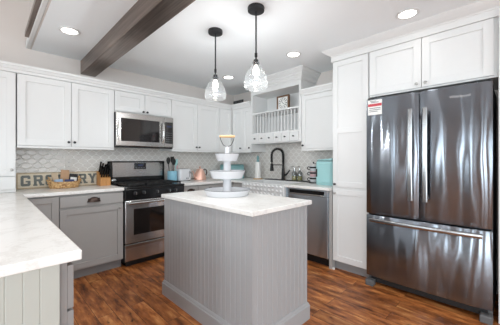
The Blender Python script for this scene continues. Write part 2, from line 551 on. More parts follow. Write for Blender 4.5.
# corner unit on the right wall
upper('upper_cabinet', 'white two-door upper cabinet between the corner and the plate rack', BF, AF-.001, RB, .475, ZU0, ZU1,
      [(.022, .27), (.27, .475)], DB, knobs=[(0, .24, ZU0+.06, K), (1, .445, ZU0+.06, K)])
upper('upper_cabinet', 'white one-door upper cabinet between the plate rack and the pantry', BF, 2.028, RB, .553, ZU0, ZU1,
      [(0, .548)], DB, knobs=[(0, .03, ZU0+.06, K)])

# crown mouldings
def crown(x0, x1, y, prof, loc=(0, 0, 0), rz=0.0, name='trim', ends=(0, 0)):
    """profile [(outward, z)] swept along local x at front plane y=0 with mitred returns"""
    mb = MB()
    pts = prof
    a = [mb._v((x0-ends[0]*o, -o, z)) for o, z in pts]
    b = [mb._v((x1+ends[1]*o, -o, z)) for o, z in pts]
    n = len(pts)
    for i in range(n-1):
        mb.bm.faces.new([a[i], b[i], b[i+1], a[i+1]])
    back = y
    for side, row in ((0, a), (1, b)):
        r = [mb._v((v.co.x, back, v.co.z)) for v in row]
        for i in range(n-1):
            mb.bm.faces.new([row[i], row[i+1], r[i+1], r[i]])
        if side == 0: ra = r
        else: rb = r
    mb.bm.faces.new([a[0], b[0], rb[0], ra[0]]); mb.bm.faces.new([a[-1], ra[-1], rb[-1], b[-1]])
    return structure(name, mb, M['white_trim'], loc=loc, rotz=rz)
CP = [(0, ZU1+.001), (.004, ZU1+.001), (.006, ZU1+.028), (.016, ZU1+.03), (.03, ZU1+.055), (.038, ZU1+.06), (.04, ZU1+.079), (.04, ZU1+.081), (0, ZU1+.081)]
crown(-.55, BF-.045, .30, CP, (0, AF-.02, 0), 0, 'trim_3')
crown(0.026, .473, .30, CP, (BF-.02, AF+.005, 0), RB, 'trim_4')
crown(.0, .53, .30, CP, (BF-.02, 2.026, 0), RB, 'trim_5')

# counter tower at the far left of the back wall
t = thing('counter_cabinet', 'tall white cabinet standing on the counter at the left edge, with knob and lower drawer', 'cabinet', (-.45, AF, 0))
carcass(.655, DA-.001, ZU1-.920, M['white'], t, .920)
d = shaker(.325-2*G, ZU1-1.075-2*G, M['white'], t, 'door', 0+G, 1.075+G)
knob(d, .29, 1.135, K)
d = shaker(.325-2*G, ZU1-1.075-2*G, M['white'], t, 'door', .328+G, 1.075+G)
knob(d, .328+.295, 1.135, M['nickel'])
slab(.325-2*G, .125, M['white'], t, 'drawer', G, .945); slab(.325-2*G, .125, M['white'], t, 'drawer', .328+G, .945)
MB().box(0, .655, -.02, 0, .921, .942).build('base_strip', M['white'], t)

# ------------------------------------------------------------------ worktops
ZC = .918; TH = .034
t = MB()
pts = [(-.75, 1.066), (.237, 1.066), (.237, 3.135), (1.108, 3.135), (1.108, YA-.001), (-.75, YA-.001)]
t.prism(pts, ZC-TH, ZC)
o = t.build('countertop', M['quartz'])
bv = o.modifiers.new('bevel', 'BEVEL'); bv.width = .005; bv.segments = 2; bv.limit_method = 'ANGLE'
tag(o, 'white quartz countertop over the peninsula and left of the range', 'countertop', 'white quartz countertops')
SK = (2.115, 2.90)            # sink span in y
t = MB()
for bx in ((1.872, XB-.001, 3.135, YA-.001), (2.725, XB-.001, SK[1], 3.135), (3.17, XB-.001, SK[0], SK[1]), (2.725, XB-.001, 1.49, SK[0])):
    t.box(*bx, ZC-TH, ZC)
bmesh.ops.remove_doubles(t.bm, verts=t.bm.verts, dist=.0005)
o = t.build('countertop', M['quartz'])
tag(o, 'white quartz countertop around the sink corner, right of the range', 'countertop', 'white quartz countertops')

# ------------------------------------------------------------------ base cabinets
BASE = ZC-TH-.001
def base_unit(name, label, x, y, rz, w, depth, m, fronts, group='grey base cabinets'):
    """fronts = list of (kind, x0, x1, z0, z1, hardware)"""
    t = thing(name, label, 'cabinet', (x, y, 0), rz, group)
    carcass(w, depth, BASE-.10, m, t, .10)
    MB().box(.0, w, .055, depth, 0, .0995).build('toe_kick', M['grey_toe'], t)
    for kind, a, b, z0, z1, hw in fronts:
        if kind == 'drawer': f = slab(b-a-2*G, z1-z0-2*G, m, t, 'drawer', a+G, z0+G)
        else: f = shaker(b-a-2*G, z1-z0-2*G, m, t, 'door', a+G, z0+G, fr=.058)
        for h in hw:
            if h[0] == 'cup': cup_pull(f, h[1], h[2], M['bronze'])
            else: knob(f, h[1], h[2], h[3], r=.012)
    return t
FA = 3.18        # carcass front of base cabinets on the back wall (doors stand 2 cm proud)
base_unit('base_cabinet', 'grey corner base cabinet with one door, beside the peninsula', .245, FA, 0, .262, YA-FA-.001, M['grey'],
          [('door', .02, .262, .115, .872, ())])
base_unit('base_cabinet', 'grey base cabinet with drawer and bronze cup pull, left of the range', .509, FA, 0, .597, YA-FA-.001, M['grey'],
          [('drawer', 0, .597, .752, .866, [('cup', .30, .812)]), ('door', 0, .597, .112, .737, [('knob', .555, .695, M['nickel'])])])
base_unit('base_cabinet', 'grey base cabinet with drawer and cup pull, just right of the range', 1.878, FA, 0, .232, YA-FA-.001, M['grey'],
          [('drawer', 0, .232, .745, .866, [('cup', .116, .81)]), ('door', 0, .232, .112, .73, [('knob', .20, .69, M['nickel'])])])
base_unit('base_cabinet', 'grey base cabinet with drawer and cup pull, second to the right of the range', 2.112, FA, 0, .42, YA-FA-.001, M['grey'],
          [('drawer', 0, .42, .745, .866, [('cup', .21, .81)]), ('door', 0, .42, .112, .73, [('knob', .385, .69, M['nickel'])])])
base_unit('base_cabinet', 'grey corner base cabinet under the teal bread box', 2.534, FA, 0, .238, YA-FA-.001, M['grey'],
          [('drawer', 0, .22, .745, .866, ()), ('door', 0, .22, .112, .73, ())])
FB = 2.775
t = thing('base_cabinet', 'grey sink base cabinet under the white apron sink', 'cabinet', (FB, 3.158, 0), RB, 'grey base cabinets')
carcass(1.035, .54, .56, M['grey'], t, .10)
MB().box(0, .25, 0, .54, .661, BASE).build('filler_panel', M['grey'], t)
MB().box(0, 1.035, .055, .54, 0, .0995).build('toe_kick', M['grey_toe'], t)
shaker(.25, .75, M['grey'], t, 'door', 0.0, .112, fr=.05)
for a, b in ((.255, .64), (.645, 1.03)):
    f = shaker(b-a, .53, M['grey'], t, 'door', a, .112, fr=.055); knob(f, (b-.03) if a < .4 else a+.03, .6, M['nickel'])

# peninsula cabinets (doors face the aisle), cream beadboard end
t = thing('peninsula_cabinet', 'grey peninsula base cabinet with cream beadboard end, under the nearest counter', 'cabinet', (.197, 1.09, 0), RP)
carcass(2.03, .60, BASE-.10, M['grey_peninsula_shaded'], t, .10)
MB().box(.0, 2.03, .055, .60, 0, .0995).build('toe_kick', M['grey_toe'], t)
for k in range(4):
    a = .508*k
    slab(.508-2*G, .15, M['grey_peninsula_shaded'], t, 'drawer', a+G, .716)
    f = shaker(.508-2*G, .595, M['grey_peninsula_shaded'], t, 'door', a+G, .112); knob(f, a+.46, .66, M['nickel'])
def bead_profile(length, pitch, first, g=.0045, dep=.003, back=.012):
    pts = [(0, 0)]; x = first
    while x < length-.01:
        pts += [(x-g, 0), (x-g*.4, dep), (x+g*.4, dep), (x+g, 0)]; x += pitch
    pts += [(length, 0), (length, back), (0, back)]
    return pts
mb = MB(); mb.M = Matrix.Rotation(-RP, 4, 'Z') @ Matrix.Translation((-.623, 0, 0))
# local frame of the panel: its x along world x, its -y towards the viewer
mb.M = Matrix(((0, -1, 0, 0), (1, 0, 0, 0), (0, 0, 1, 0), (0, 0, 0, 1))).inverted() @ Matrix.Translation((-.72-.197, -.016, 0))
mb.prism(bead_profile(.893, .0415*1, .012, .0025, .0016), .0, BASE)
mb.build('end_panel', M['bead_white'], t)

# ------------------------------------------------------------------ island
t = thing('island', 'grey beadboard kitchen island with base moulding, in the middle of the floor', 'island', (1.162, 1.154, 0))
W, D = .606, 1.134
mb = MB()
mb.box(.012, W-.012, .012, D-.012, .0, BASE)
mb.build('carcass', M['island'], t)
PT, ZT = .0492, BASE-.0005
mb = MB(); mb.prism([(x, y) for x, y in bead_profile(W, PT, PT*.9)], .131, ZT); mb.build('beadboard_panel', M['island'], t)
mb = MB(); mb.M = Matrix.Translation((0, D, 0)) @ Matrix.Rotation(-PI/2, 4, 'Z'); mb.prism(bead_profile(D-.0122, PT, PT*.9), .131, ZT); mb.build('beadboard_panel', M['island'], t)
mb = MB(); mb.M = Matrix.Translation((W, D, 0)) @ Matrix.Rotation(PI, 4, 'Z'); mb.prism(bead_profile(W-.0122, PT, PT*.9), .131, ZT); mb.build('beadboard_panel', M['island'], t)
mb = MB(); mb.M = Matrix.Translation((W, .0122, 0)) @ Matrix.Rotation(PI/2, 4, 'Z'); mb.prism(bead_profile(D-.0244, PT, PT*.9), .131, ZT); mb.build('beadboard_panel', M['island'], t)
mb = MB()          # base moulding: four mitred runs as stacked rings
def rect(o, z): return [(-o, -o, z), (W+o, -o, z), (W+o, D+o, z), (-o, D+o, z)]
mb.loft([rect(.016, 0), rect(.016, .105), rect(.010, .112), rect(.010, .119), rect(.004, .129), rect(.001, .1305), rect(-.008, .1305), rect(-.008, 0), rect(.016, 0)], cap=False)
mb.build('base_moulding', M['island'], t)
o = MB().box(1.136, 1.796, 1.126, 2.304, ZC-TH+.002, ZC, .005, 2).build('island_countertop', M['quartz'])
tag(o, 'white quartz slab on top of the grey beadboard island', 'countertop')

# ------------------------------------------------------------------ range
RW = .756
t = thing('range', 'stainless gas range with black cooktop and oven window, between grey base cabinets', 'range', (1.113, 3.155, 0))
MB().box(0, RW, 0, .60, .06, .895).build('body', M['black_matte'], t)
MB().box(.03, RW-.03, .03, .58, 0, .0595).build('plinth', M['black_matte'], t)
o = MB().box(.002, RW-.002, -.028, -.001, .072, .262, .006, 2).build('warming_drawer', M['oven_steel'], t)
MB().box(.002, RW-.002, -.032, -.0285, .225, .258, .001).build('drawer_lip', M['steel'], o)
o = MB().box(.002, RW-.002, -.034, -.001, .274, .765, .006, 2).build('oven_door', M['oven_steel'], t)
MB().box(.095, RW-.095, -.037, -.0345, .365, .665, .001).build('oven_window', M['dark_glass'], o)
mb = MB(); mb.tube([(.02, -.080, .738), (.2, -.088, .738), (.378, -.09, .738), (.556, -.088, .738), (RW-.02, -.080, .738)], .014, 10)
mb.box(.04, .062, -.082, -.034, .726, .75); mb.box(RW-.062, RW-.04, -.082, -.034, .726, .75)
mb.build('oven_handle', M['chrome'], o, smooth=True)
MB().box(.0, RW, -.03, -.001, .774, .895, .006, 2).build('control_panel', M['black'], t)
for kx in (.115, .215, .378, .535, .625):
    mb = MB(); mb.M = Matrix.Translation((kx, -.030, .845)) @ FRONT
    mb.lathe([(0, 0), (.024, 0), (.024, .006), (.019, .008), (.018, .030), (.0, .032)], 18)
    o = mb.build('knob', M['dark_metal'], t, smooth=True)
    MB().box(kx-.003, kx+.003, -.068, -.0615, .83, .862, .001).build('grip', M['nickel'], o)
MB().box(-.001, RW+.001, -.035, .60, .8955, .918, .006, 2).build('cooktop', M['black'], t)
for gx in (.03, .27, .51):                    # three cast iron grates
    mb = MB(); x0, x1, y0, y1, z = gx, gx+.215, .01, .455, .945
    for yy in (y0, y1-.012): mb.box(x0, x1, yy, yy+.012, z-.012, z+.004, .002)
    for xx in (x0, x1-.012): mb.box(xx, xx+.012, y0, y1, z-.012, z+.004, .002)
    for xx in (x0+.066, x0+.137): mb.box(xx, xx+.010, y0, y1, z-.008, z+.004, .002)
    for yy in (.13, .25, .37): mb.box(x0, x1, yy, yy+.010, z-.008, z+.004, .002)
    for xx in (x0, x1-.012):
        for yy in (y0, y1-.012): mb.box(xx, xx+.012, yy, yy+.012, .9185, z-.01)
    mb.build('grate', M['iron'], t)
for bx, by in ((.137, .13), (.137, .38), (.378, .25), (.617, .13), (.617, .38)):
    mb = MB(); mb.lathe([(0, .9185), (.045, .9185), (.045, .926), (.032, .927), (.032, .932), (0, .933)], 20, bx, by)
    mb.build('burner', M['iron'], t, smooth=True)
o = MB().box(.0, RW, .525, .60, .9185, 1.215, .008, 2).build('backguard', M['black'], t)
MB().box(.04, RW-.035, .519, .5245, 1.005, 1.198, .002).build('steel_panel', M['steel'], o)
f = MB().box(.315, .475, .512, .5185, 1.105, 1.19, .003).build('clock_panel', M['dark_glass'], o)
MB().box(.365, .43, .510, .5118, 1.145, 1.17).build('display', M['display'], f)
mb = MB()
for i in range(4):
    mb.box(.33+.035*i, .352+.035*i, .510, .5118, 1.118, 1.126)
mb.build('button', M['ink'], f)
MB().box(.36, .43, .5175, .5188, 1.055, 1.066).build('logo', M['ink'], o)
mb = MB(); mb.M = Matrix.Translation((.045, .4875, .9635)) @ FRONT
mb.lathe([(0, 0), (.028, 0), (.030, .006), (.026, .012), (.012, .014), (0, .014)], 20)
o = mb.build('kitchen_timer', M['chrome'], smooth=True, loc=(1.113, 3.155, 0))
tag(o, 'small round silver timer leaning at the left end of the black backguard', 'timer')
MB().box(.02, .07, .470, .5, .919, .9325).build('foot', M['black_matte'], o)

# ------------------------------------------------------------------ microwave
t = thing('microwave', 'stainless over-the-range microwave with dark window, hung under short cabinet', 'microwave', (1.099, 3.405, 0))
MB().box(0, .747, 0, YA-3.405-.01, 1.40, 1.8125, .003).build('body', M['black_matte'], t)
MB().box(.0, .747, -.004, .02, 1.383, 1.399).build('bottom_vent', M['black_matte'], t)
o = MB().box(.001, .615, -.03, -.001, 1.402, 1.811, .005, 2).build('door', M['steel'], t)
MB().box(.055, .545, -.0335, -.0305, 1.462, 1.742, .002).build('window', M['dark_glass'], o)
mb = MB(); mb.tube([(.585, -.035, 1.735), (.585, -.062, 1.70), (.585, -.074, 1.63), (.585, -.076, 1.60), (.585, -.074, 1.56), (.585, -.062, 1.49), (.585, -.035, 1.455)], [.012, .013, .014, .014, .014, .013, .012], 10)
mb.build('handle', M['chrome'], o, smooth=True)
o = MB().box(.617, .746, -.03, -.001, 1.402, 1.811, .005, 2).build('control_panel', M['steel'], t)
MB().box(.624, .738, -.0335, -.0305, 1.455, 1.745, .001).build('keypad', M['dark_glass'], o)
mb = MB()
for r in range(5):
    for c in range(3):
        mb.box(.638+c*.032, .656+c*.032, -.0345, -.0336, 1.475+r*.03, 1.482+r*.03)
mb.build('button_marks', M['ink'], o)
MB().box(.645, .715, -.0345, -.0336, 1.675, 1.70).build('display', M['display'], o)
mb = MB(); mb.tube([(.03, -.032, 1.73), (.022, -.045, 1.66), (.02, -.048, 1.60), (.022, -.045, 1.54), (.03, -.032, 1.47)], .007, 8)
mb.build('door_trim', M['chrome'], t, smooth=True)

# ------------------------------------------------------------------ refrigerator
FX, FY, FW = 2.745, 1.066, .932
t = thing('refrigerator', 'stainless french door refrigerator with bottom freezer drawer at the right', 'refrigerator', (FX, FY, 0), RB)
MB().box(.004, FW-.004, 0, XB-FX-.03, .03, 1.80, .004).build('body', M['rubber'], t)
MB().box(.03, FW-.03, -.012, -.0005, .025, .085, .003).build('kick_grille', M['black_matte'], t)
def bowed(x0, x1, z0, z1, y0, bow, r=.012, n=14):
    """door slab with softly bowed front and rounded edges; local front towards -y"""
    mb = MB(); wd = x1-x0; rings = []
    for z, ins in ((z0, .008), (z0+.003, .003), (z0+.008, 0), ((z0+z1)/2, 0), (z1-.008, 0), (z1-.003, .003), (z1, .008)):
        ring = [(x0+ins, 0-.001, z), ]
        for i in range(n+1):
            u = i/n
            edge = min(u, 1-u)*wd
            dd = 0 if edge >= r else (r-math.sqrt(max(r*r-(r-edge)**2, 0)))
            ring.append((x0+ins+u*(wd-2*ins), y0-bow*math.sin(PI*u)+dd+ins, z))
        ring.append((x1-ins, -.001, z))
        rings.append(ring)
    mb.loft(rings)
    return mb
def flat_handle(x, z0, z1, parent):
    mb = MB(); rings = []
    for i in range(13):
        u = i/12; z = z0+(z1-z0)*u
        y = -.108-.014*math.sin(PI*u)
        rings.append([(x-.016, y, z), (x+.016, y, z), (x+.018, y-.004, z), (x+.018, y-.012, z), (x+.012, y-.017, z), (x-.012, y-.017, z), (x-.018, y-.012, z), (x-.018, y-.004, z)])
    mb.loft(rings)
    mb.box(x-.012, x+.012, -.112, -.062, z0+.02, z0+.05); mb.box(x-.012, x+.012, -.112, -.062, z1-.05, z1-.02)
    mb.build('handle', M['handle_steel'], parent, smooth=True)
FD = -.065
SP = FY-.611
dl = bowed(.001, SP-.003, .705, 1.828, FD, .006).build('door', M['fridge_steel'], t, smooth=True)
dr = bowed(SP+.003, FW-.001, .705, 1.828, FD, .006).build('door', M['fridge_steel'], t, smooth=True)
flat_handle(SP-.055, .875, 1.675, dl); flat_handle(SP+.055, .875, 1.675, dr)
dw = bowed(.001, FW-.001, .092, .695, FD, .008).build('freezer_drawer', M['fridge_steel'], t, smooth=True)
mb = MB(); rings = []
for i in range(17):
    u = i/16; x = .055+(FW-.11)*u; y = -.105-.022*math.sin(PI*u); z = .655-.0*u
    rings.append([(x, y, z-.016), (x, y, z+.016), (x, y-.006, z+.019), (x, y-.014, z+.016), (x, y-.018, z+.008), (x, y-.018, z-.008), (x, y-.014, z-.016), (x, y-.006, z-.019)])
mb.loft(rings); mb.box(.075, .105, -.112, -.06, .645, .665); mb.box(FW-.105, FW-.075, -.112, -.06, .645, .665)
mb.build('handle', M['handle_steel'], dw, smooth=True)
MB().box(.01, FW-.01, -.02, -.002, .6955, .7045).build('gasket', M['black_matte'], t)
for x in (.0, FW-.075):
    MB().box(x, x+.075, -.088, -.0125, .0, .058, .008, 2).build('foot', M['rubber'], t)
for x in (.01, FW-.09):
    MB().box(x, x+.08, -.05, .06, 1.8285, 1.842, .004).build('hinge_cap', M['black_matte'], t)

def text_mesh(body, size, m, parent, loc, rot, name='lettering', bold=0.0, depth=.0008):
    cu = bpy.data.curves.new('txt', 'FONT'); cu.body = body; cu.size = size; cu.extrude = depth; cu.offset = bold
    cu.resolution_u = 3
    ob = bpy.data.objects.new('txt', cu); COL.objects.link(ob)
    bpy.context.view_layer.update()
    me = bpy.data.meshes.new_from_object(ob.evaluated_get(bpy.context.evaluated_depsgraph_get()))
    bpy.data.objects.remove(ob)
    me.name = name; me.materials.clear(); me.materials.append(m)
    o = bpy.data.objects.new(name, me); COL.objects.link(o); o.parent = parent
    o.location = loc; o.rotation_euler = rot
    return o
text_mesh('Whirlpool', .032, M['logo_grey'], dr, (FY-.395, FD-.0075, 1.728), (PI/2, 0, 0), 'logo')

# price sticker on the left door
t2 = thing('sticker', 'white sticker with red stripe on the upper left of refrigerator', 'sticker', (FX+FD-.0065, FY-.022, 1.668), RB)
MB().box(0, .13, -.0008, 0, 0, .145).build('sheet', M['paper'], t2)
MB().box(0.002, .128, -.0014, -.0009, .082, .108).build('stripe', M['red'], t2)
mb = MB()
for z, a, b in ((.118, .03, .10), (.13, .02, .08), (.062, .012, .118), (.046, .012, .118), (.03, .012, .09)):
    mb.box(a, b, -.0014, -.0009, z, z+.006)
mb.build('print', M['ink'], t2)

# cabinet over the refrigerator, end panel, pantry
CX = 2.785
ZP1 = 2.325
upper('upper_cabinet', 'white two-door cabinet above the refrigerator with nickel knobs', CX, 1.070, RB, .962, 1.868, ZP1,
      [(.002, .459), (.459, .94)], XB-CX-.001, knobs=[(0, .425, 1.915, M['nickel']), (1, .493, 1.915, M['nickel'])], rail=False)
o = MB().box(CX-.05, XB-.001, .082, .104, .0, CEIL-.082).build('end_panel', M['white'])
tag(o, 'white full-height side panel standing right of the refrigerator', 'panel')
PY0, PW = 1.474, .400
t = thing('pantry_cabinet', 'tall narrow white pantry cabinet with two doors, left of the refrigerator', 'cabinet', (CX, PY0, 0), RB)
carcass(PW-.002, XB-CX-.001, ZP1-.10, M['white'], t, .10)
MB().box(0, PW-.002, .05, XB-CX-.001, 0, .0995).build('toe_kick', M['grey_toe'], t)
d = shaker(PW-.012, ZP1-.935, M['white'], t, 'door', .006, .932, rails=(1.02-.40,), fr=.058)
knob(d, .036, .962, K)
d = shaker(PW-.012, .79, M['white'], t, 'door', .006, .112, fr=.058)
knob(d, .036, .862, M['nickel'])
MB().box(-.0, .022, -.018, -.0003, 0, .02).build('foot_block', M['white'], t)
# cornice above pantry and fridge cabinet
ZQ = ZP1+.001
crown(0, 1.39, .40, [(.0, ZQ), (.004, ZQ), (.004, ZQ+.055), (.010, ZQ+.058), (.014, ZQ+.066), (.03, ZQ+.074), (.058, ZQ+.095), (.078, ZQ+.114), (.082, CEIL-.001), (0, CEIL-.001)],
      (CX-.022, PY0+.004, 0), RB, 'trim_6', ends=(1, 0))

# ------------------------------------------------------------------ plate rack
RX = 2.965; RY, RWD = 2.973, .943; RD = XB-RX-.001
t = thing('plate_rack', 'white open plate rack with shelf, slots and six little drawers above the sink', 'plate rack', (RX, RY, 0), RB)
Z0, Z1 = 1.478, 2.305
mb = MB()
mb.box(0, .035, 0, RD, Z0, Z1, .001); mb.box(RWD-.035, RWD, 0, RD, Z0, Z1, .001)
mb.box(.035, RWD-.035, 0, RD, Z0, Z0+.012); mb.box(.035, RWD-.035, 0, RD, Z1-.065, Z1)
mb.box(.035, RWD-.035, RD-.012, RD, Z0+.012, Z1-.065)
mb.build('case', M['white'], t)
MB().box(.0355, RWD-.0355, .002, RD-.0125, 1.935, 1.957, .001).build('shelf', M['white'], t)
MB().box(.0355, RWD-.0355, .002, RD-.0125, 1.618, 1.640, .001).build('shelf', M['white'], t)
n = 15
for k in range(n):
    x = .035+(RWD-.07)*(k+.5)/n
    mb = MB(); mb.tube([(x, .03, 1.6405), (x, .03, 1.9345)], .0075, 8)
    mb.build('dowel', M['white'], t, smooth=True)
MB().box(.0355, RWD-.0355, .006, RD-.0125, 1.4905, 1.6175).build('drawer_box', M['white'], t)
wd = (RWD-.07)/6
for k in range(6):
    x = .035+wd*k
    f = slab(wd-.006, .12, M['white'], t, 'drawer', x+.003, 1.4945, t=.016, y=.0055)
    knob(f, x+wd/2, 1.556, K, y=-.0105, r=.011)
ZQ = Z1+.001
# stepped cornice of the rack up to the ceiling
mb = MB(); H = CEIL-.001
prof = [(0, ZQ), (.012, ZQ), (.014, ZQ+.03), (.024, ZQ+.034), (.03, ZQ+.055), (.04, ZQ+.06), (.046, ZQ+.085), (.058, ZQ+.092), (.074, ZQ+.118), (.084, ZQ+.122), (.086, H), (0, H)]
crown(.0, RWD, RD-.001, prof, (RX, RY, 0), RB, 'trim_7', ends=(1, 1))

# clock on the rack shelf
ck = thing('clock', 'square brown framed clock with white face on the rack shelf', 'clock', (RX+.15, 2.562, 1.9575), RB)
mb = MB(); s_ = .225; fw = .022
mb.box(0, fw, -.012, .022, 0, s_, .002); mb.box(s_-fw, s_, -.012, .022, 0, s_, .002)
mb.box(fw, s_-fw, -.012, .022, 0, fw, .002); mb.box(fw, s_-fw, -.012, .022, s_-fw, s_, .002)
mb.build('frame', M['frame_wood'], ck)
f = MB().box(fw, s_-fw, -.002, .02, fw, s_-fw).build('face', M['paper'], ck)
mb = MB()
for k in range(12):
    a = 2*PI*k/12; c, s2 = math.sin(a), math.cos(a)
    mb.M = Matrix.Translation((s_/2+.062*c, -.0023, s_/2+.062*s2)) @ Matrix.Rotation(a, 4, 'Y')
    mb.box(-.004, .004, -.0006, .0001, -.012, .012)
mb.M = Matrix.Identity(4)
R2 = [(s_/2+.08*math.cos(2*PI*i/40), -.0026, s_/2+.08*math.sin(2*PI*i/40)) for i in range(40)]
mb.tube(R2, .0016, 6, closed=True)
R2 = [(s_/2+.042*math.cos(2*PI*i/30), -.0026, s_/2+.042*math.sin(2*PI*i/30)) for i in range(30)]
mb.tube(R2, .0012, 6, closed=True)
mb.build('dial_marks', M['ink_dark'], f)
mb = MB()
for a, L in ((2.2, .035), (-.6, .052)):
    mb.M = Matrix.Translation((s_/2, -.004, s_/2)) @ Matrix.Rotation(a, 4, 'Y')
    mb.box(-.0025, .0025, -.0006, .0006, -.006, L)
mb.build('hand', M['ink_dark'], f)

# small dark word blocks standing on the corner cabinet
for k, (dy, wd, lab) in enumerate(((3.36, .105, 'small dark word block on the corner cabinet top, nearer the corner'), (3.24, .11, 'small dark word block on the corner cabinet top, nearer the plate rack'))):
    b = MB().box(0, wd, 0, .02, 0, .052, .002).build('word_block', M['black_matte'], loc=(BF-.052, dy, ZU1+.0815), rot=(0, 0, RB))
    tag(b, lab, 'sign', 'word blocks on the corner cabinet')
    mb = MB()
    for q in range(3): mb.box(.014+q*.03, .018+q*.03, -.0008, 0, .014, .04); mb.box(.018+q*.03, .026+q*.03, -.0008, 0, .026, .030)
    mb.build('marking', M['ink'], b)

# ------------------------------------------------------------------ sink and faucet
t = thing('apron_sink', 'white farmhouse apron sink with embossed diamond front, under the plate rack', 'sink', (FB-.075, SK[1]-.002, 0), RB)
SW = SK[1]-SK[0]-.004; SD = 3.168-(FB-.075)
mb = MB()
z0, z1 = .668, .914
mb.box(0, SW, 0, .03, z0, z1, .006, 2); mb.box(0, .03, .03, SD, z0, z1, .002); mb.box(SW-.03, SW, .03, SD, z0, z1, .002)
mb.box(.03, SW-.03, SD-.03, SD, z0, z1, .002); mb.box(.03, SW-.03, .03, SD-.03, z0, z0+.03)
mb.build('basin', M['sink_white'], t)
mb = MB(); nx, nz = 11, 4; cw = (SW-.03)/nx; chh = (z1-z0-.03)/nz
for i in range(nx):
    for j in range(nz):
        cx, cz = .015+cw*(i+.5), z0+.015+chh*(j+.5)
        v = [mb._v((cx-cw/2, 0, cz)), mb._v((cx, 0, cz-chh/2)), mb._v((cx+cw/2, 0, cz)), mb._v((cx, 0, cz+chh/2))]
        p = [mb._v((cx-cw*.3, -.013, cz)), mb._v((cx, -.013, cz-chh*.3)), mb._v((cx+cw*.3, -.013, cz)), mb._v((cx, -.013, cz+chh*.3))]
        for a in range(4): mb.bm.faces.new([v[a], v[(a+1) % 4], p[(a+1) % 4], p[a]])
        mb.bm.faces.new(p)
mb.build('embossed_front', M['sink_white'], t)

t = thing('faucet', 'tall matte black spring-neck faucet standing behind the apron sink', 'faucet', (3.245, 2.548, ZC+.0110), PI)
# local +x points towards the room (world -x)
mb = MB(); mb.lathe([(0, 0), (.032, 0), (.032, .014), (.027, .02), (.026, .08), (.022, .17), (.017, .175), (.017, .235), (0, .236)], 18)
mb.build('body', M['black_matte'], t, smooth=True)
arc = [(0, 0, .236), (0, 0, .33), ]
for k in range(1, 16):
    a = PI*k/16
    arc.append((.09-.09*math.cos(a), 0, .385+.09*math.sin(a)))
arc += [(.18, 0, .365), (.18, 0, .30), (.178, 0, .245)]
# spin the arc so the spray hangs over the bowl, half turned to the left
ANG = math.radians(-62)
def sp(p): return (p[0]*math.cos(ANG)-p[1]*math.sin(ANG), p[0]*math.sin(ANG)+p[1]*math.cos(ANG), p[2])
mb = MB(); mb.tube([sp(p) for p in arc], .009, 8); hose = mb.build('hose', M['black_matte'], t, smooth=True)
# spring coil
L = [0]
A = [Vector(sp(p)) for p in arc]
for a, b in zip(A, A[1:]): L.append(L[-1]+(b-a).length)
def at_len(s):
    for i in range(len(A)-1):
        if s <= L[i+1]:
            u = (s-L[i])/(L[i+1]-L[i]); return A[i].lerp(A[i+1], u), (A[i+1]-A[i]).normalized()
    return A[-1], (A[-1]-A[-2]).normalized()
sidev = Vector(sp((0, 1, 0)))
coil = []; turns = 46; tot = L[-1]-.02
for i in range(turns*9+1):
    s = tot*i/(turns*9); p, tg = at_len(s)
    nn = tg.cross(sidev).normalized(); a = 2*PI*i/9
    coil.append(p+(sidev*math.cos(a)+nn*math.sin(a))*.018)
mb = MB(); mb.tube(coil, .0042, 5); mb.build('spring', M['black_matte'], hose, smooth=True)
mb = MB(); mb.M = Matrix.Translation(sp((.178, 0, .13)))
mb.lathe([(0, 0), (.027, 0), (.030, .01), (.026, .05), (.020, .10), (.016, .118), (0, .12)], 16); mb.build('spray_head', M['black_matte'], t, smooth=True)
mb = MB(); mb.tube([sp(p) for p in ((.0, 0, .225), (.1, 0, .225), (.175, 0, .225))], .006, 8)
mb.M = Matrix.Translation(sp((.178, 0, .213))); mb.lathe([(.017, 0), (.024, 0), (.024, .022), (.017, .022), (.017, 0)], 16)
mb.build('support_arm', M['black_matte'], t, smooth=True)
mb = MB(); mb.tube([(0, .02, .07), (0, .06, .078), (-.01, .12, .15)], [.017, .015, .011], 8)
mb.build('lever', M['black_matte'], t, smooth=True)

# ------------------------------------------------------------------ dishwasher
t = thing('dishwasher', 'stainless dishwasher with dark top strip, beside the white pantry', 'dishwasher', (2.765, 2.110, 0), RB)
DWW = .598
MB().box(0, DWW, .01, .54, .10, BASE-.002).build('body', M['black_matte'], t)
MB().box(.0, DWW, .05, .5, 0, .0995).build('toe_kick', M['black_matte'], t)
o = MB().box(.002, DWW-.002, -.022, .009, .105, .800, .006, 2).build('door', M['dish_steel'], t)
o2 = MB().box(.002, DWW-.002, -.022, .009, .803, BASE-.004, .005, 2).build('control_strip', M['dish_steel'], t)
MB().box(.06, DWW-.05, -.024, -.0225, .82, .866, .001).build('handle_pocket', M['black'], o2)
mb = MB(); mb.tube([(.07, -.024, .816), (DWW/2, -.024, .816), (DWW-.06, -.024, .816)], .006, 8)
mb.build('pull_lip', M['nickel'], o2, smooth=True)
o = MB().box(2.76, 3.2, 1.476, 1.510, 0, BASE-.001).build('filler_panel', M['grey'])
tag(o, 'slim grey filler panel between dishwasher and white pantry', 'panel')

